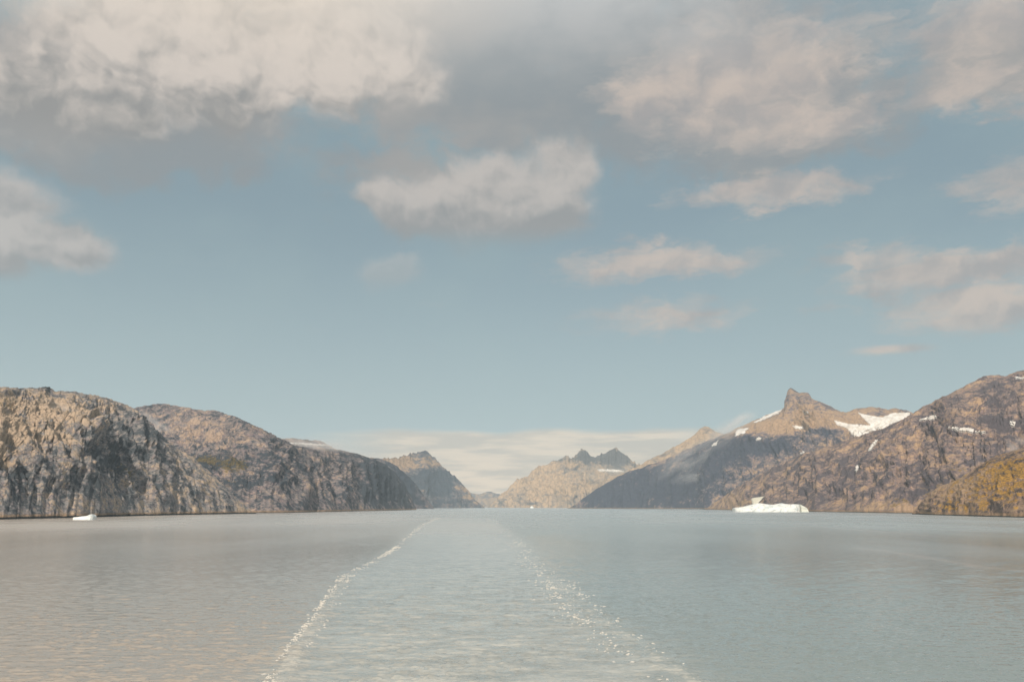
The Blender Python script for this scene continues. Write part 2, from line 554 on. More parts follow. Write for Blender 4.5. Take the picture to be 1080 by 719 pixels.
    if crag:
        # benches: shelves of rock stepping up the face
        per = 0.085 * A.max()
        zz = (Z + d + fbm(Xn / L, S / L, 3, seed + 70) * per * 1.2 + Xn * 0.12) / per
        fr = zz - np.floor(zz)
        st = np.floor(zz) + np.clip((fr - 0.5) * 2.4 + 0.5, 0, 1)
        d = d + (st - zz) * per * crag * env
    X = X + d * nx
    Y = Y + d * ny
    Z = Z + d * (0.3 + 0.7 * nz)
    Z = np.where(T < 0, -12.0, np.where(T <= 0.0001, 0.0, Z))
    Z = np.where((T > 0) & (T <= 1), np.maximum(Z, 0.6 + 25 * tt * np.minimum(1, H[None] / 60)), Z)
    # bring the skyline to the heights measured
    front = (T[:, 0] <= 1.05)
    e_f = ((Z - CAM_H) / Y)[front]
    e_now = np.max(e_f, axis=0)
    Zt = CAM_H + E * D1
    Zn = CAM_H + e_now * D1
    fac = np.clip(Zt / np.maximum(Zn, 3.0), 0.1, 2.2)
    facw = smooth1(fac, nw)
    facn = smooth1(fac, snap)
    p_ = np.clip((tt - 0.55) / 0.3, 0, 1); p_ = p_ * p_ * (3 - 2 * p_)
    facT = facw[None] * (1 - p_) + facn[None] * p_
    Z = np.where(T > 0, Z * facT, Z)
    # nothing lower down may stand above the skyline
    lim = (CAM_H + (E[None] - 0.0004) * Y)
    over = (T > 0) & (T < 0.97) & (Z > lim)
    Z = np.where(over, np.maximum(lim, 0.5), Z)
    # closing the far side below the water
    Z[-1] = -15
    px = 540 + F * X / (Y * math.cos(PITCH) + (Z - CAM_H) * math.sin(PITCH))
    yc = (-Y * math.sin(PITCH) + (Z - CAM_H) * math.cos(PITCH)) / (Y * math.cos(PITCH) + (Z - CAM_H) * math.sin(PITCH))
    py = 359.5 - F * yc

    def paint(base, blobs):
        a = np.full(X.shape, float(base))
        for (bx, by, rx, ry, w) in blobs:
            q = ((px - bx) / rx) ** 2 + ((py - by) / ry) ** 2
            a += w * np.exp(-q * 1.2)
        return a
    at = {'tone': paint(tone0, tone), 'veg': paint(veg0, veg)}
    o = mesh_from_grid(name, X, Y, Z, at, mat)
    tag(o, label=label, kind='structure')
    ALL.append(dict(o=o, X=X, Y=Y, Z=Z, px=px, py=py, nfront=rows + 1, T=T))
    return ALL[-1]


m_left = rock_material('gneiss_left_shore', 90, (0.065, 0.08, 0.095), (0.24, 0.235, 0.24), (0.24, 0.205, 0.22), (0.45, 0.355, 0.27),
                       veg=(0.22, 0.15, 0.035), wet=4.0)
m_left2 = rock_material('gneiss_second_shore', 130, (0.045, 0.06, 0.08), (0.22, 0.20, 0.205), (0.25, 0.19, 0.205), (0.40, 0.305, 0.24),
                        veg=(0.16, 0.12, 0.035))
m_right = rock_material('gneiss_right_shore', 140, (0.045, 0.055, 0.085), (0.20, 0.17, 0.17), (0.215, 0.155, 0.17), (0.40, 0.28, 0.185),
                        veg=(0.20, 0.14, 0.04))
m_brown = rock_material('brown_gneiss', 120, (0.095, 0.085, 0.10), (0.245, 0.19, 0.17), (0.25, 0.18, 0.18), (0.42, 0.295, 0.195),
                        veg=(0.24, 0.16, 0.04), crk=0.35)
m_near = rock_material('heath_slope_rock', 90, (0.08, 0.065, 0.06), (0.28, 0.20, 0.15), (0.22, 0.16, 0.15), (0.38, 0.27, 0.18),
                       veg=(0.44, 0.25, 0.04))
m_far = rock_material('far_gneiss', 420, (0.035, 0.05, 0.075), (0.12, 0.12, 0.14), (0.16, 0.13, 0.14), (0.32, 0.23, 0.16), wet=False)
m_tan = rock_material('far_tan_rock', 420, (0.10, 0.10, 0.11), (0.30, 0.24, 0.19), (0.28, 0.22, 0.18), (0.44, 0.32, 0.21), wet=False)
m_snow = snow_material()

hillA = mountain('hill', [(-130, 402), (-60, 405), (-20, 407), (0, 408), (25, 409), (52, 408), (60, 412), (80, 413), (100, 417), (115, 420), (128, 425), (140, 431), (150, 440),
                          (165, 453), (178, 465), (190, 474), (204, 483), (215, 492), (235, 510), (250, 525), (262, 536), (270, 541)],
                 [(-130, 1560), (0, 1830), (90, 2150), (180, 2700), (262, 3250), (275, 3300)], 2.3, m_left, 3,
                 prof=2.0, amp=0.17, wl=0.36, rows=330, step=0.8, shear=0.8, crag=0.2, n2shear=0.6, tone0=-0.03,
                 tone=[(20, 450, 60, 30, 0.35), (60, 430, 60, 14, 0.25), (150, 455, 40, 30, -0.20), (20, 500, 60, 25, -0.15), (110, 480, 30, 30, -0.12)],  # sunlit tan upper left and shaded right-facing facets painted into the rock
                 veg=[(0, 425, 22, 16, 0.7), (130, 497, 18, 16, 0.75), (130, 530, 16, 14, 0.5), (60, 440, 50, 18, 0.2), (215, 538, 26, 6, 0.6)],
                 label='steep bare grey and tan rock hill along the left shore')
hillB = mountain('hill', [(120, 436), (140, 431), (150, 428), (172, 425), (188, 428), (205, 431), (228, 433), (250, 440), (270, 449), (290, 459), (310, 469), (335, 474),
                          (350, 474), (362, 475), (380, 479), (395, 484), (405, 489), (415, 496), (425, 508), (433, 522), (439, 536)],
                 [(120, 3700), (250, 3500), (300, 3600), (350, 4300), (400, 5400), (440, 6600)], 3.6, m_left2, 11,
                 prof=1.7, amp=0.14, wl=0.62, rows=300, step=0.8, shear=0.7, crag=0.15, n2shear=0.5, tone0=-0.12,
                 tone=[(210, 455, 50, 14, 0.25), (400, 505, 22, 30, -0.45), (420, 520, 16, 20, -0.3), (260, 500, 60, 20, -0.12)],
                 veg=[(215, 484, 18, 8, 0.9), (245, 490, 22, 12, 0.9), (240, 508, 14, 10, 0.5)],
                 label='second rocky hill on the left sloping down to the narrowing fjord')
hillB0 = mountain('hill', [(262, 470), (285, 463), (305, 462), (322, 463.5), (333, 464), (341, 465.5), (348, 470), (362, 476), (380, 490)],
                  [(262, 6200), (380, 7000)], 1.6, m_left2, 15, amp=0.10, wl=1.0, rows=90,
                  label='distant snow-streaked hill top behind the second left hill')
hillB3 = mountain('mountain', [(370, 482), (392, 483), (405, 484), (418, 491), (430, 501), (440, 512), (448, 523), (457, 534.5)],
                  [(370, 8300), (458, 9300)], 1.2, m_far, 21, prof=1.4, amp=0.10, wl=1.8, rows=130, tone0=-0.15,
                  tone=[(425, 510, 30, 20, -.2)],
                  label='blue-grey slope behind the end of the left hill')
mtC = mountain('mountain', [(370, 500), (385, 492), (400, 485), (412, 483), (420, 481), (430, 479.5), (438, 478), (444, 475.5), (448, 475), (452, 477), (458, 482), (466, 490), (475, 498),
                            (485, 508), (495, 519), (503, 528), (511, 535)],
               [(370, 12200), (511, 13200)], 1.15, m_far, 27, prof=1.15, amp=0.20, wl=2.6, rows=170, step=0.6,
               tone=[(420, 488, 30, 8, 0.75), (455, 505, 20, 15, -0.35), (495, 520, 12, 18, 0.3)], tone0=-0.12, snap=3, jag=7,  # sunlit ridge top and right edge, shaded face, painted as rock tone
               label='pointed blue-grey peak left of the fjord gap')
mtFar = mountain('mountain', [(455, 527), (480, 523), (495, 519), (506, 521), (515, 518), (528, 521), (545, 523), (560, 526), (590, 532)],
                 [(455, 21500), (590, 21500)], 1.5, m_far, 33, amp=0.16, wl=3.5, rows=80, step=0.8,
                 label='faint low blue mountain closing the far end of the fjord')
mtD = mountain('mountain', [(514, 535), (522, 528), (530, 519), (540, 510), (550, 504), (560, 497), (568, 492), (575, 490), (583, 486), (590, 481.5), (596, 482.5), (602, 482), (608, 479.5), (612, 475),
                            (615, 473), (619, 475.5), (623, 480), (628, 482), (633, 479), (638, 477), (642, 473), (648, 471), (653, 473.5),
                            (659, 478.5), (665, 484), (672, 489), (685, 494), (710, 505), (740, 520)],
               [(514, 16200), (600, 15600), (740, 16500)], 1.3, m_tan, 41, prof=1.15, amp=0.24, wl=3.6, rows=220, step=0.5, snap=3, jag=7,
               tone=[(620, 482, 14, 6, -0.85), (650, 482, 18, 8, -0.85), (590, 485, 12, 3, -0.4), (565, 505, 40, 20, 0.2), (600, 515, 60, 14, 0.15)],  # dark blobs paint the peaks' shaded sides into the rock colour
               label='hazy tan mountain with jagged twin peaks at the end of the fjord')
mtE = mountain('mountain', [(640, 505), (660, 498), (675, 490), (688, 483), (700, 477), (708, 472.5), (716, 468), (722, 465), (728, 462), (733, 457), (738, 453), (743, 449.5), (748, 450), (752, 453), (757, 455.5),
                            (770, 459), (800, 470)],
               [(640, 13200), (800, 12600)], 1.5, m_tan, 47, prof=1.2, amp=0.12, wl=2.6, rows=140, step=0.7, tone0=0.12, snap=5,
               label='tan ridge behind the long dark slope')
mtG = mountain('mountain', [(868, 440), (880, 436), (890, 434.5), (897, 432.5), (905, 430.5), (913, 430), (920, 428.5), (928, 430), (937, 431.5), (945, 430.5), (955, 432), (964, 436), (985, 446)],
               [(868, 10200), (985, 10200)], 1.9, m_right, 51, prof=0.9, amp=0.09, wl=2.5, rows=120, tone0=0.2, wlx=None, label='brown ridge above the snowfield') if False else None
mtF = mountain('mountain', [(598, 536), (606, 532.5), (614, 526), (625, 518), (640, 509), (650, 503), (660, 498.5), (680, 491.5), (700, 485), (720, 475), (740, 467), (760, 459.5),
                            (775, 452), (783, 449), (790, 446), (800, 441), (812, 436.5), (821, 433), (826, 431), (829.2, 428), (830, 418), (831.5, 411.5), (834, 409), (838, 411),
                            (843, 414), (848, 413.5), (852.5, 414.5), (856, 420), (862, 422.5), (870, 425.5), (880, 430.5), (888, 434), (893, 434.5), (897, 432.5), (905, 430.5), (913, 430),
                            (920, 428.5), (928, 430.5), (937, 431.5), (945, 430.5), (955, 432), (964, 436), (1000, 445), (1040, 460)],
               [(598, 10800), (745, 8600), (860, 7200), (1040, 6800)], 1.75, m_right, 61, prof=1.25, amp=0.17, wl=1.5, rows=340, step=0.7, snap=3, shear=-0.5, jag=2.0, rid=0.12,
               tone=[(700, 510, 70, 22, -0.55), (760, 480, 40, 16, -0.45), (810, 468, 40, 12, -0.42), (640, 525, 40, 16, -0.5), (870, 455, 18, 6, -0.5),  # cloud shadow over the lower flank painted as dark rock, sunlit band above
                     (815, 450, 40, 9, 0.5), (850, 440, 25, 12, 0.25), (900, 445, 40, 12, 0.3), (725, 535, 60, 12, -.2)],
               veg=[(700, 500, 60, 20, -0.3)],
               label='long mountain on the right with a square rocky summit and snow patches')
mtH = mountain('mountain', [(742, 537.5), (752, 531), (765, 522), (780, 512), (795, 503), (810, 495.5), (825, 489), (840, 482), (860, 475), (880, 468), (893, 464), (905, 460),
                            (918, 456), (930, 451.5), (945, 445), (958, 439), (965, 434), (975, 427.5), (990, 420), (1005, 413), (1020, 406), (1035, 397.5), (1043, 394.5),
                            (1052, 395.5), (1060, 396), (1070, 392.5), (1080, 390), (1140, 380), (1210, 376)],
               [(742, 7300), (790, 5600), (860, 4300), (930, 3600), (1000, 3200), (1210, 2800)], 3.1, m_brown, 71, prof=1.45, amp=0.17, wl=0.9, tone0=-0.1, rows=380, step=0.8, shear=-0.55, crag=0.2,
               tone=[(770, 530, 30, 14, 0.25), (900, 500, 60, 20, -0.1), (940, 470, 40, 20, 0.08), (1060, 415, 20, 20, -0.1), (1055, 445, 25, 8, -0.45), (830, 510, 30, 12, 0.05), (940, 535, 50, 8, 0.25)],
               veg=[(1010, 500, 40, 18, 0.55), (950, 530, 30, 10, 0.55), (900, 535, 30, 6, 0.4), (990, 520, 30, 10, 0.5)],
               label='broad brown rock mountain rising to the right edge')
hillI = mountain('hill', [(962, 541), (968, 534), (972, 528), (985, 516), (995, 511), (1007, 507), (1018, 500), (1028, 494), (1036, 488), (1044, 484), (1055, 479), (1065, 476), (1080, 471), (1120, 458), (1200, 445)],
                 [(960, 3050), (985, 2750), (1030, 2400), (1080, 2150), (1200, 1800)], 2.5, m_near, 81, prof=1.6, amp=0.15, wl=0.42, rows=260, step=0.8, shear=-0.5, crag=0.3,
                 tone=[(1010, 515, 30, 12, 0.25)],
                 veg=[(1060, 510, 60, 26, 0.65), (1010, 535, 40, 8, 0.5), (1070, 490, 30, 12, 0.35), (1000, 520, 12, 10, 0.2)], veg0=-0.35,
                 label='low ochre and rust heath-covered headland at the right edge')


# ------------------------------------------------------------------ snow lying on the mountains
def inside(px, py, poly):
    n = len(poly)
    r = np.zeros(px.shape, bool)
    j = n - 1
    for i in range(n):
        xi, yi = poly[i]; xj, yj = poly[j]
        c = ((yi > py) != (yj > py)) & (px < (xj - xi) * (py - yi) / (yj - yi + 1e-9) + xi)
        r ^= c
        j = i
    return r


def snow(mt, poly, label, name='snow_patch', thick=5.0, rag=1.0, group=None):
    X, Y, Z, px, py = (mt[k] for k in ('X', 'Y', 'Z', 'px', 'py'))
    nf = mt['nfront'] + 1
    D = Y
    a = fbm(px / 3.0, py / 2.0, 3, 7) * 2.2 * rag
    b = fbm(px / 3.0 + 50, py / 2.0, 3, 8) * 1.2 * rag
    m = inside(px + a, py + b, poly)
    m[nf:] = False
    # only what faces this way: skip rows hidden behind a nearer, higher row
    e = (Z - CAM_H) / D
    vis = e >= np.maximum.accumulate(e, axis=0) - 0.0006
    m &= vis
    nr, nc = X.shape
    fm = m[:-1, :-1] & m[:-1, 1:] & m[1:, 1:] & m[1:, :-1]
    if fm.sum() < 2:
        print('snow too small', label, fm.sum()); return
    idx = np.arange(nr * nc).reshape(nr, nc)
    q = np.stack([idx[:-1, :-1][fm], idx[:-1, 1:][fm], idx[1:, 1:][fm], idx[1:, :-1][fm]], -1)
    used, inv = np.unique(q.ravel(), return_inverse=True)
    q2 = inv.reshape(-1, 4)
    co = np.stack([X.ravel()[used], Y.ravel()[used], Z.ravel()[used]], -1)
    top = co + np.array([0, -thick * 0.8, thick])
    n = len(used)
    # sides
    from collections import Counter
    ed = Counter()
    ordr = {}
    for f in q2:
        for k in range(4):
            i, j = int(f[k]), int(f[(k + 1) % 4])
            key = (min(i, j), max(i, j)); ed[key] += 1; ordr[key] = (i, j)
    side = [(ordr[k][1], ordr[k][0], ordr[k][0] + n, ordr[k][1] + n) for k, c in ed.items() if c == 1]
    allq = np.concatenate([q2 + n, q2[:, ::-1], np.array(side)])
    o = mesh_raw(name, np.concatenate([co - np.array([0, 0, 2.0]), top]).astype(np.float32), allq, None, m_snow)
    tag(o, label=label, kind='structure')


snow(mtF, [(879, 443), (895, 447), (917, 448.5), (904, 435), (915, 438), (930, 440.5), (940, 436), (959, 435), (962, 440), (945, 446), (932, 453), (918, 456), (905, 464), (897, 458), (893, 452), (882, 448)],
     'large white snowfield cupped under the brown ridge on the right', name='snowfield', rag=0.5)
snow(mtF, [(806, 439), (826, 431), (823, 435), (812, 440), (799, 446), (794, 446)], 'long snow streak left of the square summit')
snow(mtF, [(777, 453), (790, 451), (786, 457), (774, 461)], 'small snow patch low on the left shoulder')
snow(mtF, [(835, 448), (848, 450), (850, 453), (838, 453)], 'snow patch below the square summit')
snow(mtF, [(797, 462), (804, 460), (802, 465), (797, 465)], 'tiny snow patch on the tan shoulder')
snow(mtF, [(846, 433), (853, 434), (853, 437), (848, 437)], 'tiny snow patch just under the summit block')
snow(mtF, [(751, 468), (759, 464), (755, 470), (751, 471)], 'small snow patch on the misty slope')
snow(mtF, [(843, 478), (849, 474), (848, 478), (844, 480)], 'snow fleck in a gully')
snow(mtH, [(974, 441), (985, 438), (990, 440), (984, 444), (974, 444), (965, 444)], 'short snow strip high on the brown mountain')
snow(mtH, [(996, 449), (1008, 451), (1022, 452), (1034, 455), (1044, 456), (1042, 459), (1025, 457), (1010, 456), (1000, 453)], 'long thin snow ledge on the brown mountain')
snow(mtH, [(1064, 445), (1070, 443), (1072, 448), (1068, 452), (1063, 450)], 'round snow patch near the right edge')
snow(mtH, [(1070, 398), (1086, 398), (1086, 401), (1070, 400)], 'thin snow line near the top at the right edge')
snow(mtH, [(922, 465), (927, 464), (923, 470), (918, 476), (915, 477), (918, 470)], 'narrow snow gully, upper')
snow(mtH, [(902, 492), (906, 490), (905, 498), (901, 499)], 'snow fleck at the foot of the narrow gully')
snow(mtD, [(628, 495), (640, 494.5), (655, 496), (660, 497.5), (650, 498), (634, 497.5)], 'pale snow shelf under the jagged twin peaks', rag=.6, thick=8)
snow(hillB0, [(296, 466), (318, 467), (345, 469), (350, 471), (330, 470), (310, 469)], 'thin snow lying on the distant left hill top', rag=1.3)


# ------------------------------------------------------------------ water
def on_water(px, py):
    u, e = pix(px, py)
    D = CAM_H / (-e)
    return u * D, D


WAKE_L = [on_water(*q) for q in [(268, 760), (290, 712), (307, 682), (326, 659), (336, 645), (347, 628), (362, 607), (395, 590), (418, 576), (434, 561), (447, 552), (462, 546), (480, 541.5)]]
WAKE_R = [on_water(*q) for q in [(790, 760), (737, 718), (714, 704), (676, 679), (653, 662), (617, 637), (587, 609), (567, 592), (550, 571), (533, 558), (526, 553), (522, 547), (520, 541.5)]]


def water_material():
    m, g, b = new_mat('fjord_water')
    geo = g.new('ShaderNodeNewGeometry')
    pos = geo.outputs['Position']
    wake = g.attr('wake')
    foam = g.attr('foam')
    streak = g.attr('streak')
    nbig = g.noise(g.mapping(pos, sc=(1, 0.35, 1)), 0.004, 4, 0.55).outputs[0]
    n0 = g.noise(g.mapping(pos, sc=(0.55, 1.0, 1)), 0.55, 4, 0.6).outputs[0]
    n1 = g.noise(g.mapping(pos, rot=(0, 0, 0.25), sc=(0.30, 1.0, 1)), 1.1, 5, 0.65).outputs[0]
    n2 = g.noise(g.mapping(pos, rot=(0, 0, -0.2), sc=(0.22, 1.0, 1)), 0.22, 3, 0.5).outputs[0]
    nf = g.noise(g.mapping(pos, sc=(0.4, 1.0, 1)), 1.1, 8, 0.75).outputs[0]
    nf2 = g.noise(g.mapping(pos, rot=(0, 0, 0.15), sc=(0.5, 1.0, 1)), 0.16, 8, 0.72, dist=0.8).outputs[0]
    sp = g.new('ShaderNodeSeparateXYZ')
    g.l.new(pos, sp.inputs[0])
    # milky water; left side's warm reflected tint is painted into the body colour
    sx = g.math('ADD', g.math('DIVIDE', sp.outputs[0], g.math('MAXIMUM', sp.outputs[1], 50.0)), g.math('MULTIPLY', g.math('SUBTRACT', nbig, 0.5), 0.25))
    body = g.mix(g.rng(sx, -0.22, 0.10), (0.355, 0.32, 0.275), (0.235, 0.29, 0.29))
    churn = g.mix(g.rng(nf2, 0.35, 0.7), (0.30, 0.335, 0.33), (0.52, 0.54, 0.51))
    c = g.mix(wake, body, churn)
    fm = g.math('MULTIPLY', g.rng(g.math('ADD', foam, g.math('MULTIPLY', g.math('SUBTRACT', nf, 0.5), 3.6)), 0.55, 1.25), g.rng(foam, 0.02, 0.3))
    c = g.mix(g.math('MULTIPLY', fm, 0.58), c, (0.62, 0.61, 0.57))
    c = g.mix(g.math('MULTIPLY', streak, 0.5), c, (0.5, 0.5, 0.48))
    r = g.math('ADD', g.math('ADD', g.rng(nbig, 0.4, 0.65, 0.08, 0.16), g.rng(sp.outputs[1], 300.0, 1500.0, 0.0, 0.16)), g.math('MULTIPLY', wake, 0.10))
    bp = g.new('ShaderNodeBump')
    g.put(bp.inputs['Distance'], g.rng(sp.outputs[1], 200.0, 1100.0, 0.13, 0.60))
    g.put(bp.inputs['Strength'], g.rng(nbig, 0.35, 0.65, 0.8, 1.0))
    h = g.math('ADD', g.math('MULTIPLY', n0, 0.75), g.math('MULTIPLY', n1, 0.42))
    h = g.math('ADD', h, g.math('MULTIPLY', n2, 1.1))
    g.l.new(h, bp.inputs['Height'])
    # light scattered back up out of the silty water does not depend on the slope of the wavelets; the mirror on top does
    up = g.new('ShaderNodeCombineXYZ')
    up.inputs[2].default_value = 1.0
    dif = g.new('ShaderNodeBsdfDiffuse')
    g.put(dif.inputs['Color'], c)
    g.l.new(up.outputs[0], dif.inputs['Normal'])
    glo = g.new('ShaderNodeBsdfGlossy')
    glo.inputs['Color'].default_value = (0.98, 0.98, 0.98, 1)
    g.put(glo.inputs['Roughness'], r)
    g.l.new(bp.outputs[0], glo.inputs['Normal'])
    fr = g.new('ShaderNodeFresnel')
    fr.inputs['IOR'].default_value = 2.4
    g.l.new(bp.outputs[0], fr.inputs['Normal'])
    fac = g.math('MULTIPLY', fr.outputs[0], g.math('SUBTRACT', 1.0, g.math('MULTIPLY', fm, 0.7)))
    ms = g.new('ShaderNodeMixShader')
    g.l.new(fac, ms.inputs[0])
    g.l.new(dif.outputs[0], ms.inputs[1])
    g.l.new(glo.outputs[0], ms.inputs[2])
    g.l.new(ms.outputs[0], g.n['Material Output'].inputs['Surface'])
    g.n.remove(b)
    return m


def seg_dist(X, Y, line):
    best = np.full(X.shape, 1e9)
    for (x0, y0), (x1, y1) in zip(line[:-1], line[1:]):
        dx, dy = x1 - x0, y1 - y0
        L2 = dx * dx + dy * dy
        t = np.clip(((X - x0) * dx + (Y - y0) * dy) / L2, 0, 1)
        best = np.minimum(best, np.hypot(X - x0 - t * dx, Y - y0 - t * dy))
    return best


rs = np.random.RandomState(5)
WAVES = []
for i in range(56):
    lam = 0.9 * (7.0 / 0.9) ** rs.rand()
    th = rs.normal(1.35, 0.55)
    WAVES.append((lam, th, 0.0075 * lam * (0.6 + 0.8 * rs.rand()), rs.rand() * 6.28))


def wave_height(X, Y, cell):
    Z = np.zeros(X.shape)
    for lam, th, a, ph in WAVES:
        k = 2 * np.pi / lam
        w = np.clip((lam / np.maximum(cell, 1e-3) - 2.2) / 2.5, 0, 1)
        Z += w * a * 0.42 * np.sin(k * (X * math.cos(th) + Y * math.sin(th)) + ph)
    return Z


def build_water():
    tt_ = np.linspace(0, 1, 1000)
    e1 = 0.20 * (0.012 / 0.20) ** (0.25 * tt_ + 0.75 * tt_ ** 1.6)
    e2 = e1[:0]
    e3 = np.geomspace(0.012, 0.0004, 70)[1:]
    e0 = np.geomspace(6.0, 0.20, 26)[:-1]
    e = np.concatenate([e0, e1, e2, e3])
    D = CAM_H / e
    uc = np.linspace(-0.66, 0.66, 1150)
    uo = np.geomspace(0.66, 9.0, 22)[1:]
    U = np.concatenate([-uo[::-1], uc, uo])
    X = D[:, None] * U[None]
    Y = D[:, None] + 0 * X
    cell = np.gradient(D)[:, None] + 0 * X
    cell = np.where(np.abs(U)[None] > 0.66, 50.0, np.maximum(cell, D[:, None] * 0.0012))
    Z = wave_height(X, Y, cell)
    # short sharp wavelets in gusty patches: smooth backs and steep near faces
    nz = slice(0, 25 + 999)
    Xs, Ys = X[nz], Y[nz]
    gust = np.clip(0.35 + fbm(Xs / 22, Ys / 30, 3, 201) * 1.3, 0, 1)
    c1 = 1 - np.abs(perlin(Xs / 2.6 + 0.3 * fbm(Xs, Ys, 2, 5), Ys / 1.5 + Xs * 0.03, 210)) * 2.4
    c2 = 1 - np.abs(perlin(Xs / 1.3, Ys / 0.85 - Xs * 0.05, 220)) * 2.4
    c3 = np.clip(perlin(Xs / 2.4, Ys / 0.8, 230) * 2.0 - 0.55, 0, 1)
    fade = np.clip((1.3 - cell[nz]) / 1.1, 0, 1)
    Z[nz] += fade * (0.10 * np.clip(c1, 0, 1) ** 2 * gust + 0.05 * np.clip(c2, 0, 1) ** 2 + 0.36 * c3 * (0.4 + 0.6 * gust))
    wl = np.array(WAKE_L); wr = np.array(WAKE_R)
    xl = np.interp(D, wl[:, 1], wl[:, 0]); xr = np.interp(D, wr[:, 1], wr[:, 0])
    wid = np.maximum(xr - xl, 1)
    soft = 0.07 * wid + 2.0
    wb = fbm(X / 14, Y / 20, 3, 91) * 3.0
    sg = lambda a: 1 / (1 + np.exp(-np.clip(a, -30, 30)))
    ins = sg((X - xl[:, None] + wb) / soft[:, None] * 2) * sg((xr[:, None] - X + wb) / soft[:, None] * 2)
    ins *= np.clip((2400 - D) / 1600, 0, 1)[:, None]
    # foam where the wake's edges curl over; strongest near the ship
    fl = np.exp(-((X - xl[:, None] - 1.5) / (1.5 + 0.003 * D[:, None])) ** 2)
    fr = np.exp(-((X - xr[:, None] + 1.5) / (2.8 + 0.006 * D[:, None])) ** 2) * 0.85
    fall = (1.25 * np.exp(-D / 330))[:, None]
    inl = np.where(X > xl[:, None], np.exp(-np.abs(X - xl[:, None]) / 9.0), 0) * 0.42
    inr = np.where(X < xr[:, None], np.exp(-np.abs(xr[:, None] - X) / 12.0), 0) * 0.42
    lace = np.clip(ridged(X / 7.0 + wb * 0.1, Y / 16.0, 5, 310, 0.6) * 2.0 - 0.55, 0, 1) * ins * 0.30
    foam = ((fl * 0.75 + fr * 0.75) + inl * 0.6 + inr * 0.6 + lace) * fall * (0.55 + 0.9 * np.clip(0.5 + fbm(X / 5, Y / 12, 3, 320) * 1.6, 0, 1))
    # the wake is flatter than the open water, with a low bow-wave ridge along each edge
    Z = Z * (1 + 0.15 * ins) + ins * 0.12 * fbm(X / 9, Y / 5, 4, 300, 0.6) * np.clip(1 - D / 700, 0, 1)[:, None] + 0.35 * (fl + fr) * np.clip(1 - D / 900, 0, 1)[:, None]
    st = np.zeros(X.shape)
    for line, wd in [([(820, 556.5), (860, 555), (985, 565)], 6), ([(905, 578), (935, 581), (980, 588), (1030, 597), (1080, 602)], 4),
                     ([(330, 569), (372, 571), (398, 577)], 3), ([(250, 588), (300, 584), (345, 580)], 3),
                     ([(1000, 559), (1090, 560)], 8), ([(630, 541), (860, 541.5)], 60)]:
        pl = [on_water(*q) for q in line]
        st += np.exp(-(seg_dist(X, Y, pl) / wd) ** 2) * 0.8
    Zb = Z
    at = {'wake': np.clip(ins, 0, 1), 'foam': np.clip(foam, 0, 1), 'streak': np.clip(st, 0, 1)}
    nr, nc = X.shape
    co = np.stack([X, Y, Zb], -1).reshape(-1, 3)
    idx = np.arange(nr * nc).reshape(nr, nc)
    q = np.stack([idx[:-1, :-1].ravel(), idx[:-1, 1:].ravel(), idx[1:, 1:].ravel(), idx[1:, :-1].ravel()], -1)
    # the same sheet carried on behind the ship
    y0 = D[0]
    x0 = U[-1] * y0
    ext = np.array([[-x0, y0, 0], [x0, y0, 0], [9000, -6000, 0], [-9000, -6000, 0],
                    [-60000, 6000, 0], [60000, 6000, 0]])
    n0 = len(co)
    co = np.concatenate([co, ext])
    q = np.concatenate([q, [[n0 + 3, n0 + 2, n0 + 1, n0]]])
    for k in at:
        at[k] = np.concatenate([at[k].ravel(), np.zeros(len(ext))])
    o = mesh_raw('water', co.astype(np.float32), q, at, water_material())
    tag(o, label='rippled grey-green fjord water with a broad pale wake', kind='structure')


build_water()


# wake foam: broken crests along both edges
def build_foam():
    m, g, b = new_mat('foam')
    b.inputs['Base Color'].default_value = (0.56, 0.55, 0.52, 1)
    b.inputs['Roughness'].default_value = 0.8
    verts, faces = [], []
    rnd = random.Random(4)
    for line, spread, dens in ((WAKE_L, 0.8, 1.0), (WAKE_R, 2.6, 0.45)):
        pts = [p for p in line]
        for (x0, y0), (x1, y1) in zip(pts[:-1], pts[1:]):
            if y0 > 1500:
                continue
            L = math.hypot(x1 - x0, y1 - y0)
            n = int(L * dens * 9 * (1.0 if y0 < 260 else 0.45 if y0 < 340 else 0.15 if y0 < 480 else 0.03))
            for i in range(n):
                t = rnd.random()
                x = x0 + (x1 - x0) * t; y = y0 + (y1 - y0) * t
                if perl1(y * 0.11 + spread * 7) < -0.2 + 0.5 * rnd.random() - 0.25:
                    continue
                sg = spread * (1 + y / 600)
                x += rnd.gauss(0, sg * 0.6) + (1 if line is WAKE_L else -1) * abs(rnd.gauss(0, sg)) ; y += rnd.gauss(0, 1.5)
                a = rnd.uniform(0.06, 0.24) * (1 + y / 500)
                a *= 1.5; bb = a * rnd.uniform(0.12, 0.35)
                ang = rnd.gauss(0, 0.3)
                k = 9
                z = 0.26 + float(wave_height(np.array([x]), np.array([y]), np.array([0.3 + y * y / 70000]))[0])
                base = len(verts)
                ph = rnd.random() * 6
                for j in range(k):
                    th = 2 * math.pi * j / k
                    rr = 1 + 0.35 * math.sin(3 * th + ph) + rnd.uniform(-.2, .2)
                    ex, ey = a * rr * math.cos(th), bb * rr * math.sin(th)
                    verts.append((x + ex * math.cos(ang) - ey * math.sin(ang), y + ex * math.sin(ang) + ey * math.cos(ang), z - 0.14))
                verts.append((x, y, z + 0.03))
                for j in range(k):
                    faces.append((base + j, base + (j + 1) % k, base + k))
    o = mesh_raw('foam', np.array(verts, np.float32), np.array(faces), None, m)
    tag(o, label='broken white foam along both edges of the wake', kind='stuff')


def perl1(v):
    return float(perlin(np.array([v]), np.array([0.37]), 77)[0])


build_foam()


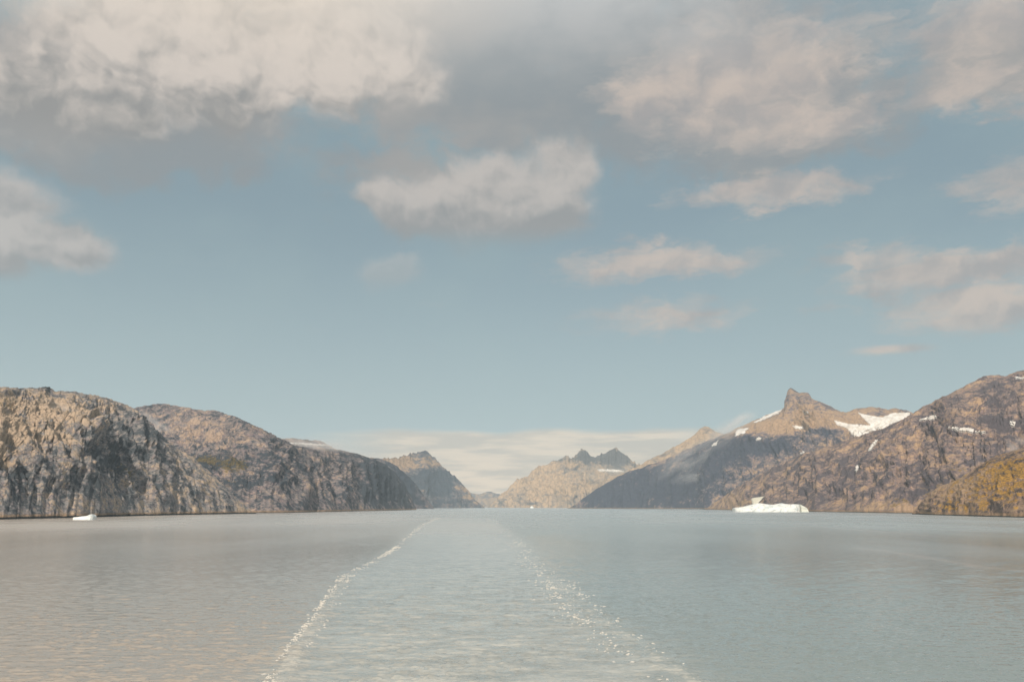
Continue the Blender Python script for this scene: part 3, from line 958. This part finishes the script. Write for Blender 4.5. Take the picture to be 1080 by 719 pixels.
# ------------------------------------------------------------------ icebergs
def ice_material(name, base, shade):
    m, g, b = new_mat(name)
    geo = g.new('ShaderNodeNewGeometry')
    pos = geo.outputs['Position']
    n = g.noise(g.mapping(pos, sc=(1, 1, 3)), 0.06, 6, 0.6).outputs[0]
    c = g.mix(g.rng(n, 0.42, 0.62), base, shade)
    g.put(b.inputs['Base Color'], c)
    b.inputs['Roughness'].default_value = 0.55
    bp = g.new('ShaderNodeBump')
    bp.inputs['Distance'].default_value = 3.0
    g.l.new(n, bp.inputs['Height'])
    g.l.new(bp.outputs[0], b.inputs['Normal'])
    return m


m_ice = ice_material('white_ice', (0.74, 0.75, 0.745), (0.50, 0.58, 0.61))
m_ice_g = ice_material('grey_ice', (0.42, 0.42, 0.36), (0.50, 0.50, 0.44))


def ice_slab(name, D, prof, waterline, depth, mat, seed, parent=None, origin=(0, 0, 0), rough=0.9, lean=0.25):
    """prof: skyline (px, py) at depth D; the block gets a sloping front, a rough top and its own thickness"""
    pts = [(pix(px, py)[0] * D, CAM_H + pix(px, py)[1] * D) for px, py in prof]
    xs = np.array([p[0] for p in pts]); zs = np.array([p[1] for p in pts])
    nc = 110
    X1 = np.linspace(xs[0], xs[-1], nc)
    Zt = np.maximum(np.interp(X1, xs, zs), 0.8)
    # section from the front foot over the top to the back foot
    sec = [(-0.5, -0.35), (-0.5, 0.02), (-0.47, 0.3), (-0.44, 0.6), (-0.40, 0.86), (-0.33, 0.97), (-0.2, 1.0), (-0.05, 0.985), (0.1, 0.96), (0.25, 0.93), (0.4, 0.9), (0.47, 0.6), (0.5, 0.02), (0.5, -0.35)]
    sec2 = []
    for (a, h1), (b_, h2) in zip(sec[:-1], sec[1:]):
        for k in range(3):
            sec2.append((a + (b_ - a) * k / 3, h1 + (h2 - h1) * k / 3))
    sec2.append(sec[-1])
    endf = np.clip(np.minimum(np.arange(nc), np.arange(nc)[::-1]) / 10.0, 0, 1) ** 0.5 * 0.6 + 0.4
    A = np.array(sec2)
    Xg = X1[None] + 0 * A[:, :1]
    Yg = D + depth * (A[:, :1] + 0.5) * endf[None] + depth * 0.5 * (1 - endf[None])
    Zg = Zt[None] * A[:, 1:2]
    s = np.array(Zt).max()
    n = fbm(Xg / 26 + seed, (Yg + Zg * 1.5) / 18, 4, seed, 0.6)
    n2 = ridged(Xg / 60 + seed, (Yg + Zg) / 45, 4, seed + 4)
    Yg = Yg + (n * 0.16 + (n2 - .4) * 0.3) * s * rough
    Zg = np.where(A[:, 1:2] > 0.5, Zg + n * 0.03 * s, Zg)
    Xo, Yo, Zo = origin
    co = np.stack([Xg - Xo, Yg - Yo, Zg - Zo], -1).reshape(-1, 3)
    nr = len(A)
    idx = np.arange(nr * nc).reshape(nr, nc)
    q = [tuple(v) for v in np.stack([idx[:-1, :-1].ravel(), idx[:-1, 1:].ravel(), idx[1:, 1:].ravel(), idx[1:, :-1].ravel()], -1)]
    me = bpy.data.meshes.new(name)
    me.from_pydata([tuple(c) for c in co], [], q + [tuple(idx[::-1, 0]), tuple(idx[:, -1])])
    me.polygons.foreach_set('use_smooth', np.zeros(len(me.polygons), bool))
    me.materials.append(mat)
    o = bpy.data.objects.new(name, me)
    col.objects.link(o)
    if parent:
        o.parent = parent
    return o


DB = 4150.0
xo = pix(815, 539)[0] * DB
root = bpy.data.objects.new('iceberg', None)
root.location = (xo, DB + 60, 0)
root.empty_display_size = 20
col.objects.link(root)
tag(root, 'long low white iceberg with a grey fin of ice, afloat before the right-hand mountains', 'iceberg')
org = (xo, DB + 60, 0)
ice_slab('ice_body', DB, [(777, 535.8), (780, 534.8), (785, 534.3), (790, 533.4), (795, 532.0), (800, 530.6), (804, 530.2), (808, 531), (813, 531.6), (818, 532), (823, 531), (827, 530.3), (831, 531.2), (836, 531.6),
                              (841, 531.2), (845, 531.6), (846, 532.5)], 540, 120, m_ice, 3, root, org)
ice_slab('ice_end', DB + 25, [(844.5, 531.4), (846, 532), (849, 533.5), (852, 535.5), (853.8, 538.6)], 540, 70, ice_material('shaded_end_ice', (0.52, 0.56, 0.52), (0.62, 0.64, 0.58)), 6, root, org, rough=0.6)  # shade on the right end painted in as a darker, greener ice colour


def ice_fin():
    # an upright leaning blade of older grey ice standing out of the back of the berg
    D = DB + 75
    outl = [(793.6, 532), (792.6, 527.5), (792.2, 525.8), (795, 524.6), (798, 524.2), (802, 523.8), (806.5, 523.0), (804.5, 525), (802, 527.5), (799.5, 529.2), (797.8, 532)]
    P = [(pix(a, b)[0] * D, CAM_H + pix(a, b)[1] * D) for a, b in outl]
    cx = sum(p[0] for p in P) / len(P); cz = sum(p[1] for p in P) / len(P)
    vs, fs = [], []
    n = len(P)
    for k, (dy, sc) in enumerate([(-9, 0.82), (-5, 0.97), (0, 1.0), (7, 0.96), (13, 0.8)]):
        for (x, z) in P:
            vs.append((cx + (x - cx) * sc - org[0], D + dy - org[1] + (z - cz) * 0.25, cz + (z - cz) * (sc if z > cz else 1.15)))
    for k in range(4):
        for i in range(n):
            j = (i + 1) % n
            fs.append((k * n + i, k * n + j, (k + 1) * n + j, (k + 1) * n + i))
    fs.append(tuple(range(n))[::-1]); fs.append(tuple(range(4 * n, 5 * n)))
    me = bpy.data.meshes.new('ice_fin'); me.from_pydata(vs, [], fs); me.materials.append(m_ice_g)
    import bmesh
    bm = bmesh.new(); bm.from_mesh(me); bmesh.ops.recalc_face_normals(bm, faces=bm.faces); bm.to_mesh(me); bm.free()
    o = bpy.data.objects.new('ice_fin', me); col.objects.link(o); o.parent = root


ice_fin()
ice_slab('iceberg', 1790, [(75, 545.6), (76.5, 545.1), (80, 544.9), (84, 544.2), (88, 543.9), (91, 543.4), (94.5, 541.9), (96, 542.6), (97.2, 544.5)], 548, 26, m_ice, 9, rough=0.7)
tag(bpy.context.scene.objects['iceberg.001'] if 'iceberg.001' in bpy.data.objects else bpy.data.objects['iceberg'],
    'small white iceberg with a raised right tip, close under the left shore cliff', 'iceberg')
o = ice_slab('iceberg', 11500, [(559.3, 534.6), (560, 533.6), (561, 533.2), (562, 534), (563, 534.9)], 536, 40, m_ice, 12, rough=0.5)
tag(o, 'tiny far-off iceberg in front of the hazy tan mountain', 'iceberg')


# ------------------------------------------------------------------ haze: the air of the fjord
def box_mesh(name, lo, hi, mat):
    v = [(x, y, z) for x in (lo[0], hi[0]) for y in (lo[1], hi[1]) for z in (lo[2], hi[2])]
    f = [(0, 1, 3, 2), (4, 6, 7, 5), (0, 4, 5, 1), (2, 3, 7, 6), (0, 2, 6, 4), (1, 5, 7, 3)]
    me = bpy.data.meshes.new(name); me.from_pydata(v, [], f); me.materials.append(mat)
    o = bpy.data.objects.new(name, me); col.objects.link(o)
    return o


HAZE = 2.5e-5
mh = bpy.data.materials.new('air'); mh.use_nodes = True
gh = NT(mh.node_tree); gh.n.clear()
oh = gh.new('ShaderNodeOutputMaterial'); vh = gh.new('ShaderNodeVolumePrincipled')
vh.inputs['Color'].default_value = (0.70, 0.86, 0.98, 1)
vh.inputs['Density'].default_value = HAZE
vh.inputs['Anisotropy'].default_value = 0.0
gh.l.new(vh.outputs[0], oh.inputs['Volume'])
if HAZE > 0:
    o = box_mesh("haze", (-16000, -6500, -20), (16000, 25000, 1900), mh)
    tag(o, kind='stuff')

def spot(mt, px, py):
    f = mt['nfront'] + 1
    d2 = (mt['px'][:f] - px) ** 2 + (mt['py'][:f] - py) ** 2
    i = np.unravel_index(np.argmin(d2), d2.shape)
    return np.array([mt['X'][i], mt['Y'][i], mt['Z'][i]])


def mist(centre, half, dens, tilt=0.0, seed=0, colr=(0.93, 0.94, 0.96), fine=1.0):
    """a drifting scrap of mist: an ellipsoid of air whose density thins out to nothing at its edge"""
    import bmesh
    m = bpy.data.materials.new('mist'); m.use_nodes = True
    g = NT(m.node_tree); g.n.clear()
    out = g.new('ShaderNodeOutputMaterial'); v = g.new('ShaderNodeVolumePrincipled')
    v.inputs['Color'].default_value = (*colr, 1)
    tc = g.new('ShaderNodeTexCoord')
    p = tc.outputs['Object']
    fall = g.rng(g.vmath('LENGTH', p), 1.0, 0.15)
    n = g.noise(g.mapping(p, loc=(seed * 3.1, seed, 0), sc=(1, 1, 1.3)), 1.7 * fine, 4, 0.6).outputs[0]
    dd = g.math('MULTIPLY', g.math('MULTIPLY', fall, g.rng(n, 0.40, 0.66)), dens)
    g.put(v.inputs['Density'], dd)
    g.l.new(v.outputs[0], out.inputs['Volume'])
    me = bpy.data.meshes.new('mist'); bm = bmesh.new()
    bmesh.ops.create_icosphere(bm, subdivisions=2, radius=1.06); bm.to_mesh(me); bm.free()
    me.materials.append(m)
    o = bpy.data.objects.new('mist', me)
    o.location = centre; o.scale = half; o.rotation_euler = (0, tilt, 0)
    col.objects.link(o)
    tag(o, kind='stuff')


def mist_on(mt, px, py, rx, ry, thick, op, tilt=0.0, seed=0, lift=0.0, **k):
    c = spot(mt, px, py)
    s_ = c[1] / F
    c = c + np.array([0, -thick * 0.3, lift * s_])
    mist(tuple(c), (rx * s_, thick, ry * s_), op / thick, tilt, seed, **k)


mist_on(hillA, 62, 432, 30, 10, 90, 1.1, 0.2, 1)
mist_on(hillA, 88, 445, 22, 11, 90, 1.0, 0.5, 2)
mist_on(hillB, 172, 455, 34, 12, 160, 1.3, 0.75, 3)
mist_on(hillB, 335, 474, 62, 9, 300, 1.5, 0.1, 4, lift=4)
mist_on(mtF, 735, 482, 64, 20, 450, 1.1, -0.45, 5)
mist_on(mtF, 770, 455, 36, 13, 350, 1.7, -0.5, 6, lift=4)
mist_on(mtF, 735, 503, 34, 8, 300, 0.7, -0.2, 7)
mist_on(mtD, 630, 503, 55, 14, 700, 0.9, -0.1, 8, colr=(0.98, 0.90, 0.80))
mist_on(hillI, 1070, 474, 14, 16, 60, 0.9, 0.2, 9)
print('built', len(bpy.data.objects))
